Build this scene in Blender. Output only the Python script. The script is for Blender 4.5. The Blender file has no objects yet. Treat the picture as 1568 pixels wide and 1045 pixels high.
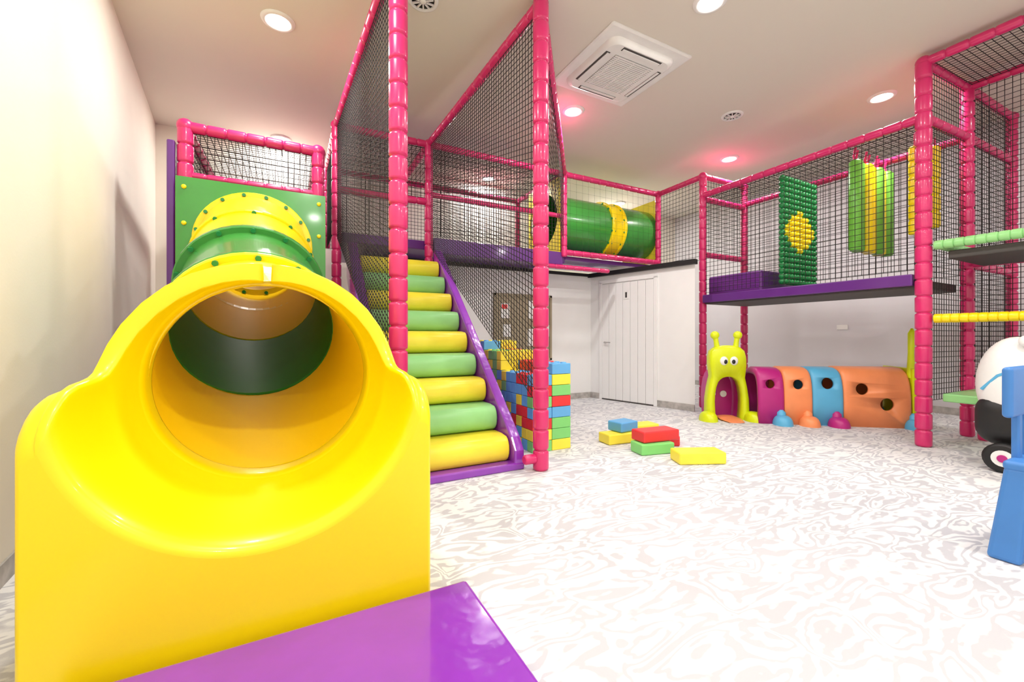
import bpy, bmesh, math, random
from mathutils import Vector, Matrix
random.seed(7)
sc = bpy.context.scene
COL = sc.collection
# ------------------------------------------------------------------ materials
def s2l(c):
    return tuple(((x/255)/12.92 if x/255 <= .04045 else ((x/255+.055)/1.055)**2.4) for x in c)
def mat(name, rgb, rough=.45, var=.04, scale=6, coat=0, bump=0.0, bscale=60, metal=0, spec=.5):
    m = bpy.data.materials.new(name); m.use_nodes = True
    nt = m.node_tree; b = nt.nodes['Principled BSDF']
    c = s2l(rgb)
    tc = nt.nodes.new('ShaderNodeTexCoord'); no = nt.nodes.new('ShaderNodeTexNoise')
    no.inputs['Scale'].default_value = scale; no.inputs['Detail'].default_value = 3
    nt.links.new(tc.outputs['Object'], no.inputs['Vector'])
    cr = nt.nodes.new('ShaderNodeValToRGB')
    cr.color_ramp.elements[0].position = .3; cr.color_ramp.elements[1].position = .7
    cr.color_ramp.elements[0].color = tuple(x*(1-var) for x in c)+(1,)
    cr.color_ramp.elements[1].color = tuple(min(1, x*(1+var)) for x in c)+(1,)
    nt.links.new(no.outputs['Fac'], cr.inputs['Fac'])
    nt.links.new(cr.outputs['Color'], b.inputs['Base Color'])
    b.inputs['Roughness'].default_value = rough
    b.inputs['Metallic'].default_value = metal
    b.inputs['Coat Weight'].default_value = coat
    b.inputs['Coat Roughness'].default_value = .08
    b.inputs['Specular IOR Level'].default_value = spec
    if bump:
        n2 = nt.nodes.new('ShaderNodeTexNoise'); n2.inputs['Scale'].default_value = bscale
        nt.links.new(tc.outputs['Object'], n2.inputs['Vector'])
        bp = nt.nodes.new('ShaderNodeBump'); bp.inputs['Strength'].default_value = bump; bp.inputs['Distance'].default_value = .01
        nt.links.new(n2.outputs['Fac'], bp.inputs['Height']); nt.links.new(bp.outputs['Normal'], b.inputs['Normal'])
    return m
M = {}
M['pink'] = mat('pink_vinyl', (212, 38, 108), .32, coat=.35)
M['yel'] = mat('yellow_plastic', (255, 226, 0), .32, .015, 3, coat=.2)
M['yeli'] = mat('yellow_plastic_inner_shaded', (255, 212, 6), .55, .015, 3, spec=.12)  # same yellow plastic; dimmer light inside the tube painted as deeper yellow
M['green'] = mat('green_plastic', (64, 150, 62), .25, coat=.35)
M['greeni'] = mat('green_plastic_inner_shaded', (50, 128, 46), .5, spec=.15)  # same green plastic; shade inside the tube painted into the colour
M['dgreen'] = mat('dark_green', (30, 138, 72), .35)
M['lgreen'] = mat('mint_green_vinyl', (150, 216, 138), .35, bump=.15, bscale=14)
M['yelv'] = mat('yellow_vinyl', (252, 232, 62), .32, bump=.15, bscale=14)
M['lime'] = mat('lime_plastic', (218, 232, 18), .35)
M['curtg'] = mat('curtain_green', (112, 186, 66), .35)
M['purp'] = mat('purple_vinyl', (142, 54, 184), .2, .05, 5, coat=.8, bump=.6, bscale=9)
M['dpurp'] = mat('dark_purple_vinyl', (98, 40, 130), .3, coat=.4)
M['mpurp'] = mat('mid_purple_vinyl', (112, 42, 140), .35, coat=.4)
M['net'] = mat('net_cord', (36, 30, 30), .8)
M['black'] = mat('black_rubber', (22, 22, 24), .5)
M['white'] = mat('white_plastic', (238, 238, 236), .35)
M['orange'] = mat('orange_plastic', (248, 150, 96), .4)
M['cblue'] = mat('blue_plastic', (92, 178, 222), .4)
M['blue'] = mat('chair_blue', (66, 128, 200), .4)
M['bmag'] = mat('magenta_plastic', (184, 36, 126), .4)
M['bred'] = mat('brick_red', (230, 52, 56), .4)
M['bblu'] = mat('brick_blue', (100, 176, 232), .4)
M['bgrn'] = mat('brick_green', (130, 214, 120), .4)
M['byel'] = mat('brick_yellow', (252, 234, 70), .4)
M['wall'] = mat('cream_wall', (240, 235, 223), .85, .02, 2, bump=.05)
M['wallg'] = mat('grey_wall', (218, 216, 221), .85, .02, 2, bump=.05)
M['ceil'] = mat('ceiling_paint', (224, 218, 207), .9, .01, 1)
M['doorw'] = mat('door_white', (238, 238, 238), .5, .01)
M['grey'] = mat('grey_plastic', (150, 148, 146), .5)
M['board'] = mat('board_grey_beige', (158, 146, 122), .7)
M['dark'] = mat('dark_frame', (70, 66, 64), .6)
M['stone'] = mat('stone_skirting', (176, 172, 168), .5, .25, 14)
M['chrome'] = mat('metal', (200, 200, 200), .25, metal=1)
# floor carpet
def floor_mat():
    m = bpy.data.materials.new('patterned_carpet'); m.use_nodes = True
    nt = m.node_tree; b = nt.nodes['Principled BSDF']; N = nt.nodes.new; L = nt.links.new
    tc = N('ShaderNodeTexCoord')
    def chain(rot, sc_, s1):
        mp = N('ShaderNodeMapping'); mp.inputs['Rotation'].default_value = (0, 0, rot); mp.inputs['Scale'].default_value = sc_
        L(tc.outputs['Object'], mp.inputs['Vector'])
        n1 = N('ShaderNodeTexNoise'); n1.inputs['Scale'].default_value = s1; n1.inputs['Detail'].default_value = 3; n1.inputs['Roughness'].default_value = .45
        n1.inputs['Distortion'].default_value = .5
        L(mp.outputs[0], n1.inputs['Vector'])
        return n1.outputs['Fac']
    f1 = chain(.75, (1, 2.4, 1), 2.1)
    f2 = chain(-.7, (1, 2.4, 1), 2.1)
    n3 = N('ShaderNodeTexNoise'); n3.inputs['Scale'].default_value = 1.6; n3.inputs['Detail'].default_value = 1
    L(tc.outputs['Object'], n3.inputs['Vector'])
    r3 = N('ShaderNodeValToRGB'); r3.color_ramp.elements[0].position = .48; r3.color_ramp.elements[1].position = .52
    L(n3.outputs['Fac'], r3.inputs['Fac'])
    mu = N('ShaderNodeMixRGB'); L(r3.outputs[0], mu.inputs['Fac']); L(f1, mu.inputs['Color1']); L(f2, mu.inputs['Color2'])
    # contour strokes
    ml = N('ShaderNodeMath'); ml.operation = 'MULTIPLY'; ml.inputs[1].default_value = 62
    L(mu.outputs[0], ml.inputs[0])
    sn = N('ShaderNodeMath'); sn.operation = 'SINE'; L(ml.outputs[0], sn.inputs[0])
    n5 = N('ShaderNodeTexNoise'); n5.inputs['Scale'].default_value = 9; n5.inputs['Detail'].default_value = 3
    L(tc.outputs['Object'], n5.inputs['Vector'])
    ad = N('ShaderNodeMath'); ad.operation = 'MULTIPLY_ADD'; ad.inputs[1].default_value = 3.6
    L(n5.outputs['Fac'], ad.inputs[0]); L(sn.outputs[0], ad.inputs[2])
    mr = N('ShaderNodeMapRange'); mr.inputs['From Min'].default_value = 1.25; mr.inputs['From Max'].default_value = 1.95
    L(ad.outputs[0], mr.inputs['Value'])
    cr = N('ShaderNodeValToRGB')
    e = cr.color_ramp.elements
    e[0].position = 0; e[0].color = s2l((190, 190, 196))+(1,)
    e[1].position = 1; e[1].color = s2l((225, 225, 226))+(1,)
    L(mr.outputs[0], cr.inputs['Fac']); L(cr.outputs[0], b.inputs['Base Color'])
    b.inputs['Roughness'].default_value = .8
    n2 = N('ShaderNodeTexNoise'); n2.inputs['Scale'].default_value = 220
    L(tc.outputs['Object'], n2.inputs['Vector'])
    bp = N('ShaderNodeBump'); bp.inputs['Strength'].default_value = .25; bp.inputs['Distance'].default_value = .004
    L(n2.outputs['Fac'], bp.inputs['Height']); L(bp.outputs[0], b.inputs['Normal'])
    return m
M['floor'] = floor_mat()
def emis(name, s):
    m = bpy.data.materials.new(name); m.use_nodes = True
    b = m.node_tree.nodes['Principled BSDF']
    b.inputs['Emission Color'].default_value = (1, .95, .88, 1); b.inputs['Emission Strength'].default_value = s
    return m
M['lamp'] = emis('lamp_glow', 12)

# ------------------------------------------------------------------ mesh builder
def basis(d):
    d = Vector(d).normalized()
    up = Vector((0, 0, 1)) if abs(d.z) < .95 else Vector((0, 1, 0))
    a = d.cross(up).normalized(); b = a.cross(d).normalized()
    return a, b
class MB:
    def __init__(s): s.v = []; s.f = []; s.m = []; s.s = []; s.mats = []
    def mi(s, k):
        if k not in s.mats: s.mats.append(k)
        return s.mats.index(k)
    def add(s, vs, fs, k, smooth=False):
        o = len(s.v); s.v += [tuple(x) for x in vs]; i = s.mi(k)
        for f in fs: s.f.append([o+j for j in f]); s.m.append(i); s.s.append(smooth)
    def box(s, c, sz, k, rz=0, rx=0, ry=0):
        h = Vector(sz)/2; R = Matrix.Rotation(rz, 3, 'Z') @ Matrix.Rotation(ry, 3, 'Y') @ Matrix.Rotation(rx, 3, 'X')
        vs = [Vector(c)+R @ Vector((x*h.x, y*h.y, z*h.z)) for x in (-1, 1) for y in (-1, 1) for z in (-1, 1)]
        s.add(vs, [(0, 1, 3, 2), (4, 6, 7, 5), (0, 4, 5, 1), (2, 3, 7, 6), (0, 2, 6, 4), (1, 5, 7, 3)], k)
    def bx(s, x0, x1, y0, y1, z0, z1, k): s.box(((x0+x1)/2, (y0+y1)/2, (z0+z1)/2), (x1-x0, y1-y0, z1-z0), k)
    def sweep(s, pts, rad, k, n=14, smooth=True, caps=True, sy=1.0):
        pts = [Vector(p) for p in pts]; vs = []; fs = []
        a, b = basis(pts[-1]-pts[0])
        for i, p in enumerate(pts):
            r = rad[i] if isinstance(rad, (list, tuple)) else rad
            t = (pts[min(i+1, len(pts)-1)]-pts[max(i-1, 0)])
            if t.length > 1e-6:
                t.normalize(); b2 = (b-t*b.dot(t)); 
                if b2.length > 1e-4: b = b2.normalized(); a = t.cross(b).normalized()*1
            for j in range(n):
                an = 2*math.pi*j/n
                vs.append(p+a*math.cos(an)*r+b*math.sin(an)*r*sy)
        for i in range(len(pts)-1):
            for j in range(n):
                j2 = (j+1) % n
                fs.append((i*n+j, i*n+j2, (i+1)*n+j2, (i+1)*n+j))
        s.add(vs, fs, k, smooth)
        if caps:
            s.add(vs[:n], [tuple(range(n))[::-1]], k); s.add(vs[-n:], [tuple(range(n))], k)
    def cyl(s, p, q, r, k, n=16): s.sweep([p, q], r, k, n)
    def ell(s, c, r, k, n=16, m=10, rz=0):
        R = Matrix.Rotation(rz, 3, 'Z'); vs = []; fs = []
        for i in range(m+1):
            th = math.pi*i/m
            for j in range(n):
                ph = 2*math.pi*j/n
                vs.append(Vector(c)+R @ Vector((r[0]*math.sin(th)*math.cos(ph), r[1]*math.sin(th)*math.sin(ph), r[2]*math.cos(th))))
        for i in range(m):
            for j in range(n):
                fs.append((i*n+j, (i+1)*n+j, (i+1)*n+(j+1) % n, i*n+(j+1) % n))
        s.add(vs, fs, k, True)
    def cord(s, p, q, r, k):
        a, b = basis(Vector(q)-Vector(p)); vs = []
        for e in (Vector(p), Vector(q)):
            for t in (0, 2.094, 4.189): vs.append(e+a*math.cos(t)*r+b*math.sin(t)*r)
        s.add(vs, [(0, 1, 4, 3), (1, 2, 5, 4), (2, 0, 3, 5)], k)
    def net(s, a, b, c, d, sp=.055, r=.0037, k='net'):
        a, b, c, d = map(Vector, (a, b, c, d))   # a-b bottom, d-c top
        nu = max(2, int(round(max((b-a).length, (c-d).length)/sp))); nv = max(2, int(round(max((d-a).length, (c-b).length)/sp)))
        for i in range(nu+1):
            t = i/nu; s.cord(a.lerp(b, t), d.lerp(c, t), r, k)
        for i in range(nv+1):
            t = i/nv; s.cord(a.lerp(d, t), b.lerp(c, t), r, k)
    def pad(s, p, q, r=.055, k='pink', seg=.165):
        p = Vector(p); q = Vector(q); L = (q-p).length; n = max(1, round(L/seg)); d = (q-p)/L; sl = L/n
        pts = []; rd = []
        for i in range(n):
            for t, rr in ((0, .76), (.03, .84), (.07, .97), (.15, 1), (.85, 1), (.93, .97), (.97, .84)):
                pts.append(p+d*(i+t)*sl); rd.append(r*rr)
        pts.append(q); rd.append(r*.8)
        s.sweep(pts, rd, k, 14)
    def knob(s, p, r=.066, k='pink'): s.ell(p, (r, r, r), k, 12, 8)
    def loft(s, secs, k, closed=False, smooth=True):
        n = len(secs[0]); vs = [x for sec in secs for x in sec]; fs = []
        for i in range(len(secs)-1):
            for j in range(n if closed else n-1):
                j2 = (j+1) % n
                fs.append((i*n+j, i*n+j2, (i+1)*n+j2, (i+1)*n+j))
        s.add(vs, fs, k, smooth)
    def build(s, name, parent=None, bevel=0, seg=2, weld=False, recalc=False, loc=None):
        me = bpy.data.meshes.new(name); me.from_pydata(s.v, [], s.f)
        for k in s.mats: me.materials.append(M[k])
        me.polygons.foreach_set('material_index', s.m); me.polygons.foreach_set('use_smooth', s.s)
        me.update()
        if weld or recalc:
            bm = bmesh.new(); bm.from_mesh(me)
            if weld: bmesh.ops.remove_doubles(bm, verts=bm.verts, dist=1e-4)
            bmesh.ops.recalc_face_normals(bm, faces=bm.faces); bm.to_mesh(me); bm.free()
        o = bpy.data.objects.new(name, me); COL.objects.link(o)
        if parent: o.parent = parent
        if bevel:
            md = o.modifiers.new('bevel', 'BEVEL'); md.width = bevel; md.segments = seg; md.limit_method = 'ANGLE'; md.angle_limit = math.radians(40)
            md.harden_normals = False
        return o
def empty(name):
    o = bpy.data.objects.new(name, None); COL.objects.link(o); o.empty_display_size = .2; return o
def prism(mb, poly, z0, z1, k):
    n = len(poly)
    vs = [(x, y, z0) for x, y in poly]+[(x, y, z1) for x, y in poly]
    fs = [tuple(range(n))[::-1], tuple(range(n, 2*n))]+[(i, (i+1) % n, n+(i+1) % n, n+i) for i in range(n)]
    mb.add(vs, fs, k)

CH = 3.95
# ------------------------------------------------------------------ room
LW0 = (-.54, -3.0); LW1 = (-1.62, 7.2)
m = MB(); m.bx(-2.2, 8.6, -3.2, 7.5, -.12, 0, 'floor'); m.build('floor')
m = MB(); m.bx(-2.2, 8.6, -3.2, 7.5, CH, CH+.12, 'ceil'); m.build('ceiling')
m = MB(); prism(m, [LW0, (LW0[0]-.15, LW0[1]), (LW1[0]-.15, LW1[1]+.2), (LW1[0], LW1[1]+.2)], 0, CH, 'wall'); m.build('wall_left')
m = MB(); m.bx(-1.62, 8.25, 7.2, 7.35, 0, CH, 'wall'); m.build('wall_back')
m = MB(); m.bx(8.25, 8.4, -3, 7.35, 0, CH, 'wallg'); m.build('wall_right')
m = MB(); m.bx(-.7, 8.25, -3.15, -3, 0, CH, 'wall'); m.build('wall_front')
m = MB(); m.bx(8.235, 8.25, 3.62, 3.78, 1.22, 1.3, 'white'); m.build('wall_socket', None, .004)
LOFT = 2.18
W1 = Vector((4.82, 6.1)); W2 = Vector((5.25, 4.22))
m = MB()
prism(m, [(.9, 6.1), (W1.x, W1.y), (W2.x, W2.y), (5.43, 4.6), (5.45, 7.2), (.9, 7.2)], 0, LOFT, 'doorw')
m.build('wall_storage_loft', recalc=True)
dw = (W2-W1).normalized(); nw = Vector((dw.y, -dw.x))
if nw.x > 0: nw = -nw
ang = math.atan2(dw.y, dw.x)
LW = (W2-W1).length
m = MB(); c = W1+dw*LW/2+nw*.02
m.box((c.x, c.y, LOFT+.02), (LW+.05, .1, .07), 'black', rz=ang); m.bx(.9, 4.8, 6.06, 6.1, LOFT, LOFT+.05, 'black'); m.build('trim_1')
def sk(name, a, b, off=.012, h=.1):
    a = Vector(a); b = Vector(b); d = b-a; c = (a+b)/2; mm = MB()
    mm.box((c.x, c.y, h/2), (d.length, .02, h), 'stone', rz=math.atan2(d.y, d.x)); mm.build(name)
sk('baseboard_left', (-.54+.012, -3), (-1.62+.012, 7.2))
sk('baseboard_back', (.9, 6.09), (4.8, 6.09))
sk('baseboard_right', (8.24, -3), (8.24, 7.2))
a = W1+nw*.01; 
sk('baseboard_loft_1', a, a+dw*.22); sk('baseboard_loft_2', a+dw*1.32, a+dw*LW)
# door
dr = empty('door_1')
def P(u, z, off=0):
    q = W1+dw*u+nw*off; return (q.x, q.y, z)
u0, u1 = .27, 1.27
m = MB()
for u in (u0-.03, u1+.03): m.box(P(u, 1.03, .012), (.06, .03, 2.06), 'doorw', rz=ang)
m.box(P((u0+u1)/2, 2.06, .012), (u1-u0+.12, .03, .06), 'doorw', rz=ang); m.build('frame', dr, .004)
m = MB(); nb = 7
for i in range(nb):
    uu = u0+(i+.5)*(u1-u0)/nb; m.box(P(uu, 1.015, .012), ((u1-u0)/nb-.006, .024, 2.0), 'doorw', rz=ang)
m.build('leaf', dr, .003)
m = MB(); m.box(P((u0+u1)/2, 1.8, .028), (.1, .006, .14), 'white', rz=ang); m.box(P((u0+u1)/2, 1.8, .032), (.035, .004, .09), 'dark', rz=ang)
m.cyl(P(u0+.08, 1.0, .02), P(u0+.08, 1.0, .07), .014, 'chrome'); m.cyl(P(u0+.08, 1.0, .065), P(u0+.2, 1.0, .065), .01, 'chrome')
m.box(P((u0+u1)/2, .012, .014), (u1-u0, .03, .02), 'dark', rz=ang)
m.build('handle_and_sign', dr)
# notice board
nb_ = empty('notice_board'); m = MB()
m.bx(2.86, 3.95, 6.065, 6.098, .7, 1.8, 'board')
m.build('panel', nb_)
m = MB()
for x0, x1, z0, z1 in ((2.86, 3.95, 1.76, 1.8), (2.86, 3.95, .7, .74), (2.86, 2.9, .7, 1.8), (3.91, 3.95, .7, 1.8)): m.bx(x0, x1, 6.045, 6.066, z0, z1, 'board')
m.build('frame', nb_, .004)
m = MB()
for x, z, w, h in ((2.98, 1.5, .16, .24), (3.02, 1.2, .14, .2), (3.05, .9, .2, .22), (3.5, 1.5, .22, .3), (3.48, 1.05, .2, .28), (3.75, 1.2, .15, .2), (3.72, .9, .14, .2)): m.bx(x, x+w, 6.06, 6.0645, z-.1, z-.1+h, 'white')
m.bx(3.0, 3.1, 6.055, 6.0595, 1.55, 1.62, 'bred')
m.build('papers', nb_)
m = MB()
m.bx(1.95, 2.22, 6.06, 6.098, 1.15, 1.95, 'dark'); m.bx(1.98, 2.19, 6.05, 6.062, 1.18, 1.92, 'wallg'); m.build('window_1')

# ------------------------------------------------------------------ lights
pos = [(-.1, 2.38), (-.1, 4.34), (-.12, 6.9), (3.15, 2.38), (3.15, 4.34), (3.15, 6.9), (6.2, 2.38), (6.2, 4.34), (6.2, 6.88),
       (3.15, .3), (6.2, .3), (.3, .3), (.5, -1.8), (3.15, -1.8), (6.2, -1.8)]
for i, (x, y) in enumerate(pos):
    e = empty('ceiling_downlight'); e.location = (x, y, CH)
    m = MB()
    n = 28; secs = []
    for r, z in ((.1, -.001), (.1, -.018), (.115, -.022), (.135, -.012), (.14, -.001)):
        secs.append([(r*math.cos(2*math.pi*j/n), r*math.sin(2*math.pi*j/n), z) for j in range(n)])
    m.loft(secs, 'white', True)
    m.add([(.1*math.cos(2*math.pi*j/n), .1*math.sin(2*math.pi*j/n), -.006) for j in range(n)], [tuple(range(n))], 'lamp')
    m.build('trim_ring', e)
    l = bpy.data.lights.new('lamp', 'AREA'); l.shape = 'DISK'; l.size = .19; l.energy = 37; l.color = (1, .972, .935)
    o = bpy.data.objects.new('lamp', l); COL.objects.link(o); o.parent = e; o.location = (0, 0, -.025)
# AC cassette
ac = empty('ceiling_air_conditioner'); ac.location = (3.09, 3.45, CH)
m = MB()
secs = []
def rsq(h, r, z, n=6):
    out = []
    for q, (sx, sy) in enumerate(((1, 1), (-1, 1), (-1, -1), (1, -1))):
        for i in range(n+1):
            a_ = math.pi/2*(q+i/n); out.append(((h-r)*sx+r*math.cos(a_), (h-r)*sy+r*math.sin(a_), z))
    return out
m.loft([rsq(.52, .02, -.001), rsq(.52, .02, -.012), rsq(.5, .02, -.02)], 'white', True, False)
m.add(rsq(.5, .02, -.02), [tuple(range(28))[::-1]], 'white')
m.loft([rsq(.42, .1, -.02), rsq(.41, .1, -.05), rsq(.38, .1, -.065)], 'white', True, True)
m.add(rsq(.38, .1, -.065), [tuple(range(28))[::-1]], 'white')
m.build('panel', ac)
m = MB()
for s_, ax in ((1, 0), (-1, 0), (1, 1), (-1, 1)):
    if ax == 0: m.box((0, s_*.345, -.066), (.5, .05, .006), 'dark'); m.box((0, s_*.335, -.071), (.48, .03, .006), 'white')
    else: m.box((s_*.345, 0, -.066), (.05, .5, .006), 'dark'); m.box((s_*.335, 0, -.071), (.03, .48, .006), 'white')
m.box((0, 0, -.067), (.5, .5, .006), 'grey')
for i in range(21): m.box((0, -.24+i*.024, -.072), (.5, .015, .008), 'white')
for i in range(3): m.box((-.2+i*.2, 0, -.074), (.012, .5, .006), 'white')
m.build('grille', ac)
for (x, y) in ((5.03, 3.48), (.99, 3.5)):
    e = empty('ceiling_air_vent'); e.location = (x, y, CH); m = MB()
    n = 32
    def rg(r, z): return [(r*math.cos(2*math.pi*j/n), r*math.sin(2*math.pi*j/n), z) for j in range(n)]
    m.loft([rg(.13, -.001), rg(.125, -.012), rg(.1, -.02), rg(.095, -.004)], 'white', True)
    m.add(rg(.095, -.004), [tuple(range(n))], 'black')
    m.build('rim', e); m = MB()
    for j in range(10):
        a_ = 2*math.pi*j/10; m.box((.06*math.cos(a_), .06*math.sin(a_), -.016), (.06, .012, .012), 'white', rz=a_)
    m.ell((0, 0, -.016), (.03, .03, .012), 'white', 12, 6); m.build('vanes', e)

# ------------------------------------------------------------------ central climbing frame
cf = empty('climbing_frame')
A = (1.83, 2.97); B = (.665, 2.97); C = (1.59, 5.35); Cp = (.48, 5.38); P1 = (3.72, 5.36); P2 = (5.72, 5.36)
L1 = (-.84, 4.74); L2 = (.25, 4.76)
zt = 3.86; zb = 3.6
def v(p, z): return (p[0], p[1], z)
m = MB()
m.pad(v(A, 0), v(A, zt), .066); m.pad(v(B, 0), v(B, zt), .066)
for p in (C, Cp): m.pad(v(p, 0), v(p, zb), .055)
m.pad(v(P1, 2.33), v(P1, zb), .05); m.pad(v(P2, 2.33), v(P2, zb), .05)
for p, q, za, zc in ((A, C, zt, zb), (B, Cp, zt, zb), (C, P1, zb, zb), (Cp, C, zb, zb), (P1, P2, zb, zb), (A, P1, zt, zb)):
    m.pad(v(p, za), v(q, zc), .045)
m.pad(v(Cp, 2.85), v(C, 2.85), .045); m.pad(v(C, 2.95), v(P1, 2.95), .035)
m.pad(v(P1, 2.4), v(P2, 2.4), .045); m.pad((3.2, 5.36, 2.17), (4.6, 5.36, 2.17), .035)
BK = 6.85
for x in (.48, 1.59, 3.72): m.pad((x, BK, 2.42), (x, BK, zb), .045)
m.pad((.48, BK, zb), (3.72, BK, zb), .045); 
for p in (Cp, C, P1): m.pad(v(p, zb), (p[0], BK, zb), .045)
for p, z in ((A, zt), (B, zt), (C, zb), (Cp, zb), (P1, zb), (P2, zb)): m.knob(v(p, z))
m.pad((A[0]-.16, A[1], .1), (A[0]-.05, A[1], .1), .04)
# left module
zl = 3.0
L3 = (-.84, 6.8); L4 = (.25, 6.8)
for p in (L1, L2, L3, L4): m.pad(v(p, 0), v(p, zl), .062)
for p, q in ((L1, L2), (L1, L3), (L2, L4), (L3, L4)): m.pad(v(p, zl), v(q, zl), .05)
m.pad(v(L1, 2.56), v(L2, 2.56), .035)
for p in (L1, L2): m.knob(v(p, zl), .07)
m.build('padded_poles', cf)
m = MB()
m.net(v(A, .5), v(C, 2.3), v(C, zb), v(A, zt), .055, .0038)
m.net(v(B, .6), v(Cp, 2.3), v(Cp, zb), v(B, zt), .055, .0038)
m.net(v(Cp, 2.9), v(C, 2.9), v(C, zb), v(Cp, zb))
m.net(v(C, 2.42), v(P1, 2.42), v(P1, zb), v(C, zb))
m.net((.48, BK, 2.42), (3.72, BK, 2.42), (3.72, BK, zb), (.48, BK, zb))
m.net((.48, 5.38, 2.42), (.48, BK, 2.42), (.48, BK, zb), (.48, 5.38, zb))
m.net(v(A, 2.6), v(P1, 2.6), v(P1, zb), v(A, zt), .12, .0028)
m.net(v(P1, 2.42), v(P2, 2.42), v(P2, zb), v(P1, zb), .12, .0012)
m.net(v(Cp, zb), v(P1, zb), (3.72, BK, zb), (.48, BK, zb))
m.net(v(L1, 2.58), v(L2, 2.58), v(L2, zl), v(L1, zl))
m.net(v(L1, zl), v(L2, zl), v(L4, zl), v(L3, zl))
m.net(v(L1, 1.4), v(L3, 1.4), v(L3, zl), v(L1, zl)); m.net(v(L2, 1.4), v(L4, 1.4), v(L4, zl), v(L2, zl))
m.build('safety_nets', cf)
m = MB()
m.bx(.55, 3.78, 5.42, 6.95, 2.24, 2.36, 'dpurp'); m.bx(-.78, .19, 4.8, 6.75, 1.36, 1.46, 'dpurp')
m.bx(1.66, 3.7, 5.36, 5.42, 2.2, 2.4, 'dpurp')
m.bx(-.97, -.91, 4.7, 4.86, .3, 2.85, 'dpurp')
m.build('platforms', cf, .012)
# ------------------------------------------------------------------ crawl tube
ct = empty('crawl_tube')
def plate(mb, c, hw, hh, r, th, axis, k, n=64):
    def pt(a_, b_, t):
        return (c[0]+a_, c[1]+t, c[2]+b_) if axis == 'y' else (c[0]+t, c[1]+a_, c[2]+b_)
    secs = []
    for rr, t in ((1, -th/2), (0, -th/2), (0, th/2), (1, th/2), (1, -th/2)):
        sec = []
        for j in range(n):
            a_ = 2*math.pi*j/n; cx, sx = math.cos(a_), math.sin(a_)
            if rr == 0: mm_ = 1/max(abs(cx), abs(sx)); sec.append(pt(cx*mm_*hw, sx*mm_*hh, t))
            else: sec.append(pt(cx*r, sx*r, t))
        secs.append(sec)
    mb.loft(secs, k, True, False)
def tubesec(mb, pts, r, k, th=.02, n=48, ki=None):
    pts = [Vector(p) for p in pts]; secs_o = []; secs_i = []
    for i, p in enumerate(pts):
        t = (pts[min(i+1, len(pts)-1)]-pts[max(i-1, 0)]).normalized(); a, b = basis(t)
        secs_o.append([p+a*math.cos(2*math.pi*j/n)*(r+th)+b*math.sin(2*math.pi*j/n)*(r+th) for j in range(n)])
        secs_i.append([p+a*math.cos(2*math.pi*j/n)*r+b*math.sin(2*math.pi*j/n)*r for j in range(n)])
    mb.loft(secs_o, k, True); mb.loft(secs_i[::-1], ki or k, True)
    mb.loft([secs_i[0], secs_o[0]], k, True, False); mb.loft([secs_o[-1], secs_i[-1]], k, True, False)
def flange(mb, p, d, r, k, w=.025, h=.055, nb=14, n=48):
    p = Vector(p); d = Vector(d).normalized(); a, b = basis(d)
    def ring(rr, t): return [p+d*t+a*math.cos(2*math.pi*j/n)*rr+b*math.sin(2*math.pi*j/n)*rr for j in range(n)]
    mb.loft([ring(r, -w), ring(r+h-.008, -w), ring(r+h, -w+.008), ring(r+h, w-.008), ring(r+h-.008, w), ring(r, w), ring(r, -w)], k, True, False)
    for j in range(nb):
        an = 2*math.pi*(j+.5)/nb; q = p+(a*math.cos(an)+b*math.sin(an))*(r+h*.55)
        mb.cyl(q-d*(w+.015), q+d*(w+.015), .016, 'dgreen', 8)
tz = 2.96; ty = 5.85; R2 = .43
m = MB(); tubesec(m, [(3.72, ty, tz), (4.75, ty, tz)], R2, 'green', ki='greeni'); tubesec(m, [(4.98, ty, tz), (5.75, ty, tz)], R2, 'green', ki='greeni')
tubesec(m, [(4.72, ty, tz), (4.86, ty, tz), (5.0, ty, tz)], R2+.012, 'yel')
m.build('tube', ct)
m = MB(); flange(m, (4.74, ty, tz), (1, 0, 0), R2, 'yel'); flange(m, (5.0, ty, tz), (1, 0, 0), R2, 'yel'); m.build('flanges', ct)
m = MB(); plate(m, (3.66, ty, 2.98), .46, .58, .42, .03, 'x', 'yelv'); plate(m, (5.78, ty, 2.98), .46, .56, .42, .03, 'x', 'yelv'); 
m.build('end_panels', ct)
m = MB(); m.bx(3.79, 5.74, 5.43, 6.3, 2.3, 2.36, 'dpurp'); m.build('support_deck', ct)
# ------------------------------------------------------------------ stairs
st = empty('foam_staircase')
ns = 9; rise = (2.04-.05)/ns; dep = .236; y0 = 3.14
m = MB()
for i in range(ns):
    k = 'yelv' if i % 2 == 0 else 'lgreen'
    z0 = .05+i*rise; ya = y0+i*dep; yb = min(ya+dep+.2, 5.27); n = 10
    prof = [(yb, z0), (ya+.06, z0)]
    h = rise-.004
    for t in range(n+1):
        a_ = -math.pi/2+math.pi*t/n
        prof.append((ya+.07-.1*max(0, math.cos(a_))**.75, z0+h/2+h/2*math.sin(a_)))
    prof += [(ya+.12, z0+h+.006), (yb, z0+h)]
    secs = []
    for x, s_ in ((.70, .9), (.705, .965), (.72, 1), (1.60, 1), (1.615, .965), (1.62, .9)):
        cy = (ya+yb)/2; cz = z0+h/2
        secs.append([(x, cy+(y-cy)*s_, cz+(z-cz)*s_) for y, z in prof])
    m.loft(secs, k, True); m.add(secs[0], [tuple(range(len(prof)))], k); m.add(secs[-1], [tuple(range(len(prof)))[::-1]], k)
m.build('steps', st, recalc=True)
def yzprism(mb, poly, x0, x1, k):
    n = len(poly); vs = [(x0, y, z) for y, z in poly]+[(x1, y, z) for y, z in poly]
    mb.add(vs, [tuple(range(n)), tuple(range(n, 2*n))[::-1]]+[(i, n+i, n+(i+1) % n, (i+1) % n) for i in range(n)], k)
m = MB()
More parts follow.
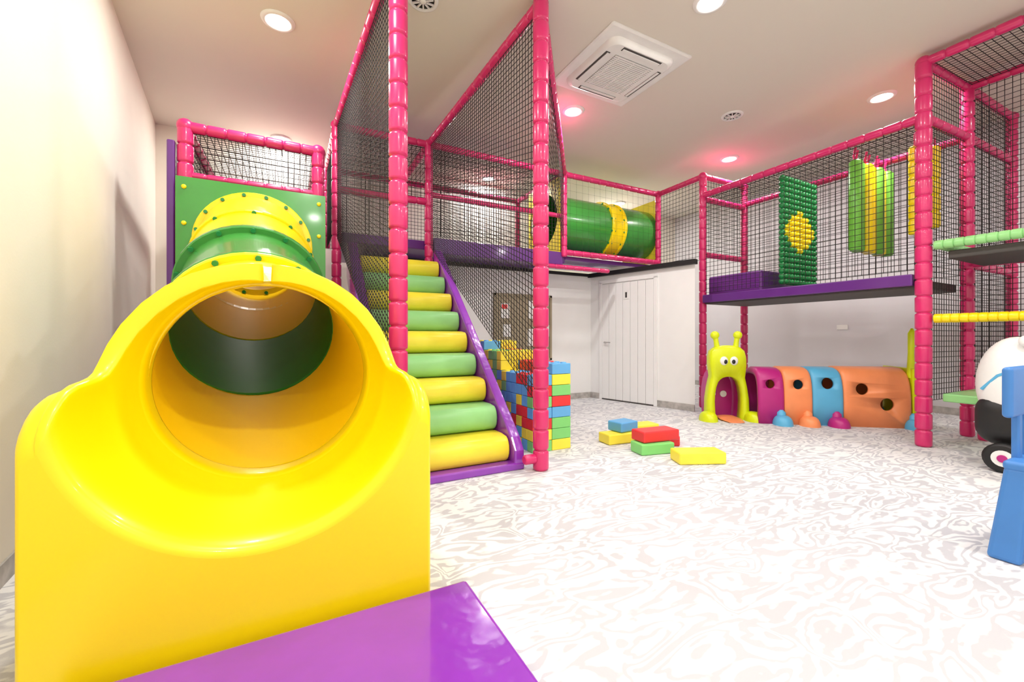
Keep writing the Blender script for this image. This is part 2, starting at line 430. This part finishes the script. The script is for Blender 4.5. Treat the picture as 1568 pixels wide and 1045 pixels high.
poly = [(3.05, .02), (3.35, .02), (5.28, 1.8), (5.28, 2.22), (5.2, 2.2), (3.12, .26), (3.05, .16)]
yzprism(m, poly, 1.63, 1.72, 'purp'); yzprism(m, poly, .58, .69, 'purp')
m.build('side_bolsters', st, .015, recalc=True)
m = MB(); m.bx(.62, 1.72, 3.045, 3.16, 0, .06, 'purp'); m.bx(.7, 1.62, 3.3, 5.25, 0, .05, 'purp'); m.build('base', st, .012)
m = MB()
for i in range(1, ns): m.bx(.72, 1.6, y0+i*dep+.2, 5.25, .05+(i-1)*rise+.1, .05+i*rise, 'purp')
m.build('core', st)

# ------------------------------------------------------------------ tube slide
ts = empty('tube_slide')
path = [(-.09, 2.12, .92), (-.13, 2.5, 1.0), (-.17, 2.9, 1.13), (-.205, 3.25, 1.275), (-.235, 3.6, 1.44), (-.265, 4.1, 1.71), (-.29, 4.6, 1.96)]
def station(y, R, Ro, W, phi, zs, zc=.92, xc=-.09):
    ph = math.radians(phi); half = []
    pa = math.acos(max(-1, min(1, (zc-zs)/Ro))); pa = min(pa, ph-math.radians(1))
    xs = Ro*math.sin(pa); zz = zc-Ro*math.cos(pa)
    g = max(W-xs, .004)
    rr_ = min(.1, g*.9+.01)
    half += [(W, 0), (W, zz*.45), (W, zz*.75), (W, zz-rr_)]
    for i in range(1, 6):
        a_ = math.pi/2*i/6; half.append((W-min(g*.9, rr_)*(1-math.cos(a_)), zz-rr_*(1-math.sin(a_))))
    half.append((W-g*.93, zz))
    for i in range(17):
        a_ = pa+(ph-pa)*i/16; half.append((Ro*math.sin(a_), zc-Ro*math.cos(a_)))
    rm = (R+Ro)/2; t = (Ro-R)/2
    bulge = t*.8 if phi < 150 else t*.8*max(0, (178-phi)/28)
    for i in range(1, 10):
        b_ = math.pi*i/10; rr = rm+t*math.cos(b_); da = bulge*math.sin(b_)/rm
        a_ = ph+da; half.append((rr*math.sin(a_), zc-rr*math.cos(a_)))
    for i in range(41):
        a_ = ph*(1-i/40); half.append((R*math.sin(a_), zc-R*math.cos(a_)))
    return [(xc+x, y, z) for x, z in half]+[(xc-x, y, z) for x, z in half[::-1][1:]]
keys = [ # y, R, Ro, W, phi, zs
 (1.722, .585, .588, .598, 74, .757), (1.725, .572, .586, .604, 76, .785), (1.732, .56, .582, .61, 78, .81), (1.745, .55, .576, .615, 81, .838), (1.765, .541, .57, .618, 84, .866), (1.79, .532, .563, .619, 87, .892), (1.82, .524, .556, .62, 89.5, .912),
 (1.86, .513, .548, .62, 91.3, .925), (1.91, .50, .54, .62, 92, .93), (1.95, .488, .532, .62, 93, .93), (1.98, .478, .526, .619, 95, .93), (2.0, .47, .522, .618, 99, .93), (2.02, .462, .518, .617, 107, .928),
 (2.035, .456, .514, .616, 116, .925), (2.05, .449, .51, .615, 127, .92), (2.062, .443, .507, .613, 138, .915), (2.073, .438, .504, .611, 149, .905), (2.083, .433, .501, .609, 159, .895), (2.093, .428, .498, .606, 168, .885), (2.1, .425, .496, .603, 174, .875), (2.105, .42, .494, .60, 178, .865),
 (2.14, .414, .49, .595, 178, .85), (2.17, .411, .482, .585, 178, .83), (2.19, .410, .465, .57, 178, .82), (2.2, .410, .435, .55, 178, .8)]
S = [station(*k) for k in keys]
m = MB(); m.loft(S, 'yel')
n_ = len(S[0]); m.add(S[0], [tuple(range(n_))], 'yel'); m.add(S[-1], [tuple(range(n_))[::-1]], 'yel')
o = m.build('exit_section', ts, weld=True)
for i, p in enumerate(o.data.polygons):
    if len(p.vertices) > 8: p.use_smooth = False
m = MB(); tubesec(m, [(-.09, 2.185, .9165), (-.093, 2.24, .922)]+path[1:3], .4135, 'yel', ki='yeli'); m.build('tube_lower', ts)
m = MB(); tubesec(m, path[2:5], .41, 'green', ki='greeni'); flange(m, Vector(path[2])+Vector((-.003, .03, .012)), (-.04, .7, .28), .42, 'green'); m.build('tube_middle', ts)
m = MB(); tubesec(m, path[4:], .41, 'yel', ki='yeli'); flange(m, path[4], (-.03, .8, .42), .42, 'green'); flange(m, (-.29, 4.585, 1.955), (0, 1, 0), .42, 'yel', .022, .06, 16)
flange(m, (-.262, 4.08, 1.70), (-.03, .8, .42), .41, 'yel', .02, .04, 10)
m.build('tube_upper', ts)
m = MB(); flange(m, Vector(path[2])-Vector((-.003, .025, .01)), (-.04, .7, .28), .42, 'yel', .02); m.build('coupling', ts)
m = MB(); plate(m, (-.29, 4.63, 1.95), .6, .56, .41, .03, 'y', 'green')
m.build('mounting_panel', ts)
m = MB()
for x in (-.83, .25):
    for z in (1.5, 2.1, 2.42): m.ell((x, 4.61, z), (.02, .012, .02), 'yel', 10, 6)
m.build('panel_bolts', ts)
# landing mat
m = MB(); m.bx(-.62, .66, .35, 1.67, 0, .075, 'purp'); m.build('landing_mat', None, .018, 3)

# ------------------------------------------------------------------ right climbing frame
rf = empty('climbing_frame')
F1 = (5.62, 1.82); F2 = (5.69, 4.43); G1 = (6.62, 1.78); G2 = (6.7, 4.42); H1 = (8.0, 1.76); F0 = (5.62, .35); G0 = (6.62, .35)
m = MB()
m.pad(v(F1, 0), v(F1, 3.85), .066); m.pad(v(G1, 0), v(G1, 3.85), .06); m.pad(v(H1, 0), v(H1, 3.85), .055); m.pad(v(F0, 0), v(F0, 3.85), .06); m.pad(v(G0, 0), v(G0, 3.85), .06)
m.pad(v(F2, 0), v(F2, 3.6), .055); m.pad(v(G2, 0), v(G2, 3.6), .055)
for p, q, z in ((F1, F0, 3.85), (F1, G1, 3.85), (G1, H1, 3.85), (G1, G0, 3.85), (F0, G0, 3.85), (F1, F2, 3.3), (G1, G2, 3.3), (F2, G2, 3.6), (F2, G2, 3.25), (F2, G2, 2.38), (F2, P2, 3.6), (F1, G1, 3.3), (G1, H1, 3.3), (G1, G0, 1.9), (G1, H1, 1.9)):
    m.pad(v(p, z), v(q, z), .045)
for p, z in ((F1, 3.85), (G1, 3.85), (F2, 3.6), (G2, 3.6), (H1, 3.85)): m.knob(v(p, z))
m.pad((6.5, 1.62, 0), (6.5, 1.62, .46), .05)
m.build('padded_poles', rf)
m = MB()
m.pad((5.62, 1.74, 2.0), (5.62, .45, 2.0), .045, 'lgreen', .07); m.pad((6.62, 1.7, 2.0), (5.72, 1.7, 2.0), .045, 'lgreen', .07)
m.pad((5.62, 1.74, 1.28), (5.62, .45, 1.28), .045, 'yel', .06); m.pad((5.95, 2.0, 2.2), (5.95, 2.0, 3.15), .05, 'yel'); m.pad((6.3, 1.95, 2.3), (6.3, 1.95, 3.2), .05, 'yel')
m.cord((5.95, 2, 3.15), (5.95, 2, 3.3), .01, 'pink'); m.cord((6.3, 1.95, 3.2), (6.3, 1.95, 3.3), .01, 'pink')
m.build('padded_rails', rf)
m = MB()
m.net(v(F1, 1.78), v(F2, 1.78), v(F2, 3.3), v(F1, 3.3), .065)
m.net(v(G1, 1.78), v(G2, 1.78), v(G2, 3.3), v(G1, 3.3), .065)
m.net(v(F1, 3.3), v(F2, 3.3), v(G2, 3.3), v(G1, 3.3), .065)
m.net(v(F2, 2.4), v(G2, 2.4), v(G2, 3.6), v(F2, 3.6), .065)
m.net(v(F2, 2.3), v(P2, 2.3), v(P2, 3.6), v(F2, 3.6), .065)
m.net(v(F1, .45), v(G1, .45), v(G1, 3.85), v(F1, 3.85), .055, .0036)
m.net(v(G1, .45), v(H1, .45), v(H1, 3.85), v(G1, 3.85), .055, .0036)
m.net(v(F1, 3.85), v(F0, 3.85), v(G0, 3.85), v(G1, 3.85), .055, .0036)
m.net(v(F0, 2.0), v(G0, 2.0), v(G0, 3.85), v(F0, 3.85)); m.net(v(G1, .5), v(G0, .5), v(G0, 3.85), v(G1, 3.85))
m.build('safety_nets', rf)
m = MB()
m.bx(5.66, 6.68, 1.88, 4.38, 1.6, 1.69, 'dark'); m.bx(5.6, 5.68, 1.9, 4.37, 1.62, 1.74, 'dpurp')
m.bx(5.68, 6.6, .42, 1.66, 1.86, 1.94, 'dark'); m.bx(5.68, 6.55, 1.2, 1.7, .46, .54, 'lgreen')
m.build('platforms', rf, .012)
m = MB(); m.bx(5.71, 6.6, 3.52, 4.35, 1.69, 2.02, 'mpurp'); m.build('soft_step_block', rf, .03, 3)
# roller curtain
m = MB(); nz = 20; nx = 12
for i in range(nz):
    z = 1.84+i*(3.22-1.84)/(nz-1)
    for j in range(nx):
        x0 = 5.77+j*.07; x1 = x0+.069; fx = (j+.5)/nx*2-1; fz = (i/(nz-1)-.5)*2
        k = 'yel' if abs(fx)/.85+abs(fz)/.5 < 1.02 else 'dgreen'
        m.sweep([(x0+.069*t, 3.3, z) for t in (0, .08, .22, .5, .78, .92, 1)], [.008, .024, .036, .042, .036, .024, .008], k, 12)
for x in (5.8, 6.2, 6.57): m.cord((x, 3.3, 1.8), (x, 3.3, 3.3), .008, 'black')
m.build('roller_curtain', rf)
m = MB()
for j, (x, k) in enumerate(((5.8, 'curtg'), (5.92, 'curtg'), (6.06, 'yel'), (6.2, 'yel'), (6.32, 'curtg'), (6.44, 'yelv'), (6.56, 'curtg'))):
    y = 2.47+.03*(j % 2)
    m.sweep([(x, y, 2.1), (x, y, 2.12), (x, y, 3.12), (x, y, 3.15)], [.05, .068, .068, .04], k, 14)
    m.sweep([(x, y, 3.12), (x, y+.02, 3.2), (x, y, 3.3)], .014, 'pink', 8)
m.build('punch_bag_curtain', rf)

# ------------------------------------------------------------------ toy bricks
def brick(mb, c, L, W, H, k, rz=0, studs=True):
    mb.box((c[0], c[1], c[2]+H/2), (L-.004, W-.004, H-.003), k, rz=rz)
    if studs:
        R = Matrix.Rotation(rz, 3, 'Z'); nL = max(1, round(L/.11)); nW = max(1, round(W/.11))
        for i in range(nL):
            for j in range(nW):
                q = Vector(c)+R @ Vector(((i+.5)/nL*L-L/2, (j+.5)/nW*W-W/2, H-.003))
                mb.sweep([q, q+Vector((0, 0, .01)), q+Vector((0, 0, .013))], [.03, .03, .025], k, 12)
cols = ['bred', 'bblu', 'bgrn', 'byel', 'bblu', 'byel']
m = MB(); H = .105
heights = [8, 8, 8, 9, 9, 10]
for r in range(6):
    for l in range(heights[r]):
        y = 3.52+r*.225; top = (l == heights[r]-1)
        if r == 0: brick(m, (2.34, y, l*H), .22, .22, H, ['byel', 'bgrn', 'bgrn', 'bblu', 'bred', 'bgrn', 'byel', 'bblu'][l], studs=top)
        else: brick(m, (2.34, y, l*H), .22, .22, H, random.choice(cols), studs=top)
        if l < heights[r]-(1 if r < 3 else 0):
            t2 = l == heights[r]-(2 if r < 3 else 1)
            for hy_ in (-.055, .055):
                brick(m, (2.12, y+hy_, l*H), .22, .11, H, random.choice(cols), studs=t2)
m.build('toy_brick_stack', None, .006, 2)
for (c, k, rz, L_) in (((3.17, 2.52, 0), 'byel', -.42, .42), ((3.05, 2.93, 0), 'bgrn', -.2, .36), ((3.12, 2.96, H), 'bred', -.12, .42), ((3.05, 3.38, 0), 'byel', -.1, .4),
                  ((3.13, 3.42, H), 'bblu', .1, .26), ((3.46, 3.12, 0), 'bred', .9, .3), ((3.55, 3.6, 0), 'byel', -.1, .4)):
    m = MB()
    brick(m, c, L_, .2, H, k, rz, studs=False); m.build('toy_brick', None, .014, 3)

# ------------------------------------------------------------------ caterpillar tunnel
cat = empty('caterpillar_play_tunnel')
O = Vector((5.15, 3.72, 0)); e = Vector((.783, -.622, 0)); nrm = Vector((-.622, -.783, 0))
def arch(u0_, u1_, w, h, k, name, holes=(), th=.03):
    mb = MB(); n = 24
    def sec(u, w_, h_):
        out = []
        for i in range(n+1):
            a_ = math.pi*i/n; ca = math.cos(a_); sa = math.sin(a_)
            x = w_*(abs(ca)**.5)*(1 if ca >= 0 else -1); z = h_*(sa**.5)
            out.append(O+e*u+nrm*x+Vector((0, 0, z)))
        return out
    L_ = u1_-u0_; g = .035; us = [u0_, u0_+.006, u0_+g, u1_-g, u1_-.006, u1_]; bs = [.92, .97, 1, 1, .97, .92]
    out = [sec(u, w*b_, h*b_) for u, b_ in zip(us, bs)]; inn = [sec(u, w*b_-th, h*b_-th) for u, b_ in zip(us, bs)]
    mb.loft(out+inn[::-1]+[out[0]], k)
    for i_ in range(len(us)-1):
        for idx in (0, -1): mb.add([out[i_][idx], out[i_+1][idx], inn[i_+1][idx], inn[i_][idx]], [(0, 1, 2, 3)], k)
    ob = mb.build(name, cat, weld=True)
    for (hu, hz, hr) in holes:
        cb = MB(); p = O+e*hu+Vector((0, 0, hz)); cb.cyl(p+nrm*.1, p+nrm*.6, hr, k, 28)
        co = cb.build('cutter', None, weld=True)
        md = ob.modifiers.new('hole', 'BOOLEAN'); md.operation = 'DIFFERENCE'; md.object = co; md.solver = 'EXACT'
        bpy.context.view_layer.objects.active = ob; ob.select_set(True)
        bpy.ops.object.modifier_apply(modifier='hole'); bpy.data.objects.remove(co, do_unlink=True)
    return ob
arch(.36, .66, .29, .70, 'bmag', 'segment_purple', ((.5, .5, .055),))
arch(.66, .98, .29, .71, 'orange', 'segment_orange', ((.82, .5, .06),))
arch(.98, 1.32, .29, .71, 'cblue', 'segment_blue', ((1.15, .52, .07),))
arch(1.32, 2.04, .29, .72, 'orange', 'segment_long_orange', ((1.52, .46, .07), (1.78, .28, .075)))
m = MB()
def foot(mb, p, k, d, w=.11, l=.13, h=.12):
    a0 = math.atan2(d.y, d.x); secs = []
    for t in range(9):
        th = math.pi/2*t/8; rr = math.cos(th)**.6 if t < 8 else .02; z = h*math.sin(th)
        secs.append([Vector((p.x, p.y, z))+Matrix.Rotation(a0, 3, 'Z') @ Vector((l*rr*math.cos(2*math.pi*j/20), w*rr*math.sin(2*math.pi*j/20), 0)) for j in range(20)])
    mb.loft(secs, k, True)
for u, k in ((.62, 'cblue'), (.92, 'orange'), (1.24, 'bmag'), (2.06, 'cblue')):
    for s_ in (1, -1): foot(m, O+e*u+nrm*s_*.33, k, nrm)
    for s_ in (1, -1):
        p = O+e*u+nrm*s_*.28; m.sweep([(p.x, p.y, .0), (p.x, p.y, .15), (p.x, p.y, .18)], [.06, .05, .02], k, 12)
m.build('feet', cat)
hd = Vector((-.5, -.866, 0)); hx = Vector((.866, -.5, 0)); HO = Vector((5.2, 3.72, 0))
def HP(a_, z, d): return HO+hx*a_+hd*d+Vector((0, 0, z))
m = MB()
OUT = [(-.27, 0), (-.275, .12), (-.27, .28), (-.25, .42), (-.23, .52), (-.215, .58), (-.225, .65), (-.235, .74), (-.235, .83), (-.215, .91), (-.155, .96), (-.08, .98), (0, .985)]
OUT = OUT+[(-x, z) for x, z in OUT[::-1][1:]]
INN = [(-.17, 0), (-.18, .12), (-.185, .24), (-.18, .34), (-.165, .43), (-.14, .5), (-.115, .53), (-.09, .55), (-.07, .56), (-.05, .565), (-.03, .57), (-.01, .57), (0, .57)]
INN = INN+[(-x, z) for x, z in INN[::-1][1:]]
ring = []
for d, sO in ((.0, .95), (.02, 1), (.12, 1), (.15, .95)):
    ring.append([HP(x*sO, z*(sO if z > 0 else 1), d) for x, z in OUT])
rin = [[HP(x, z, d) for x, z in INN] for d in (.15, .0)]
m.loft(ring+rin+[ring[0]], 'lime')
for a_ in (-.12, .12):
    m.sweep([HP(a_, .93, .07), HP(a_*1.1, 1.03, .07), HP(a_*1.2, 1.1, .07)], [.04, .032, .035], 'lime', 10); m.ell(HP(a_*1.25, 1.12, .07), (.06, .055, .055), 'lime')
fa = math.atan2(hx.y, hx.x)
for a_ in (-.065, .065): m.ell(HP(a_, .78, .145), (.055, .03, .06), 'white', 14, 8, fa); m.ell(HP(a_*.8, .77, .17), (.024, .014, .03), 'black', 10, 6, fa)
m.build('head', cat)
m = MB()
for a_ in (-.29, .29): foot(m, HP(a_, 0, .2), 'lime', hd, .11, .15, .12)
m.build('head_feet', cat)
m = MB()
secs = []
for d, sc_ in ((-.0, 1.0), (-.12, 1.0), (-.24, .95)):
    secs.append([HP(x*1.2*sc_, min(z*1.18, .68), d) for x, z in INN])
m.loft(secs, 'bmag')
ipan = [HP(x*1.1, z*1.1, -.2) for x, z in INN]; m.add(ipan, [tuple(range(len(ipan)))], 'bmag')
for a_ in (-.07, .08): m.sweep([HP(a_, .3, -.2), HP(a_, .3, -.19)], .045, 'white', 18)
m.sweep([HP(0, .03, .02), HP(0, .02, .2), HP(0, .012, .36)], [.12, .14, .1], 'orange', 16, sy=.13)
m.build('neck_and_tongue', cat)
m = MB()
p = O+e*2.08
m.box((p.x, p.y, .36), (.05, .54, .72), 'lime', rz=math.atan2(e.y, e.x))
q = p+nrm*.2
m.sweep([(q.x, q.y, .6), (q.x, q.y, .9), (q.x+.02, q.y, 1.14), (q.x+.03, q.y, 1.2)], [.045, .03, .038, .012], 'lime', 12)
m.build('tail', cat, .01)

# ------------------------------------------------------------------ ride-on car
car = empty('ride_on_toy_car')
def rbox(x0, x1, y0, y1, z0, z1, k, name, par, lev=3, ins=.0):
    mb = MB(); mb.bx(x0, x1, y0, y1, z0, z1, k); ob = mb.build(name, par)
    md = ob.modifiers.new('b', 'BEVEL'); md.width = ins or .08; md.segments = 6
    for p_ in ob.data.polygons: p_.use_smooth = True
    return ob
rbox(5.1, 5.5, .35, 1.36, .2, .62, 'black', 'lower_body', car, ins=.14)
m = MB()
m.ell((5.32, 1.14, .70), (.225, .235, .40), 'white', 28, 18)
m.build('bonnet', car)
rbox(5.1, 5.5, .3, .5, .5, .85, 'white', 'seat_back', car, ins=.08)
rbox(5.12, 5.5, .35, 1.1, 1.02, 1.11, 'white', 'roof', car, ins=.04)
m = MB()
for x in (5.16, 5.46):
    m.sweep([(x, .4, .75), (x, .4, 1.04)], .03, 'white', 10)
m.build('roof_posts', car)
m = MB()
for x, s_ in ((5.1, -1), (5.5, 1)):
    for y in (1.16, .52):
        m.sweep([(x-.045, y, .12), (x-.035, y, .12), (x+.035, y, .12), (x+.045, y, .12)], [.1, .12, .12, .1], 'black', 24)
        m.sweep([(x+s_*.045, y, .12), (x+s_*.052, y, .12)], .065, 'white', 20); m.sweep([(x+s_*.05, y, .12), (x+s_*.06, y, .12)], .03, 'bmag', 16)
m.build('wheels', car)
m = MB()
m.sweep([(5.15, 1.3, .66), (5.11, 1.2, .78), (5.1, 1.1, .84), (5.12, 1.0, .86)], .012, 'cblue', 8)
m.ell((5.14, .95, .34), (.05, .14, .12), 'lime')
m.build('trim_details', car)
# ------------------------------------------------------------------ chair
ch = empty('childrens_chair')
rbox(3.12, 3.52, .32, .72, .44, .49, 'blue', 'seat', ch, ins=.02)
m = MB()
for x, sx in ((3.17, -1), (3.47, 1)):
    for y, sy in ((.37, -1), (.67, 1)):
        vs = []
        for z, w, o_ in ((.46, .045, 0), (0, .06, .035)):
            cx, cy = x+sx*o_, y+sy*o_
            vs += [(cx-w, cy-w, z), (cx+w, cy-w, z), (cx+w, cy+w, z), (cx-w, cy+w, z)]
        m.add(vs, [(0, 1, 5, 4), (1, 2, 6, 5), (2, 3, 7, 6), (3, 0, 4, 7), (4, 5, 6, 7), (3, 2, 1, 0)], 'blue')
m.build('legs', ch, .02, 3, recalc=True)
rbox(3.11, 3.53, .68, .72, .7, .95, 'blue', 'backrest', ch, ins=.018)
m = MB()
for x in (3.26, 3.38): m.box((x, .7, .6), (.05, .03, .26), 'blue')
m.build('back_posts', ch, .008)

# ------------------------------------------------------------------ camera, world
cam = bpy.data.cameras.new('camera'); co = bpy.data.objects.new('camera', cam); COL.objects.link(co)
co.location = (0, 0, 1.1); co.rotation_euler = (math.radians(90), 0, -math.atan2(339, 645))
cam.sensor_width = 36; cam.lens = 645/1568*36; cam.shift_y = -.0042; cam.clip_start = .02
sc.camera = co
w = bpy.data.worlds.new('world'); sc.world = w; w.use_nodes = True
w.node_tree.nodes['Background'].inputs[0].default_value = (1, 1, 1, 1); w.node_tree.nodes['Background'].inputs[1].default_value = .5
sc.view_settings.view_transform = 'Standard'
sc.view_settings.exposure = 0.15
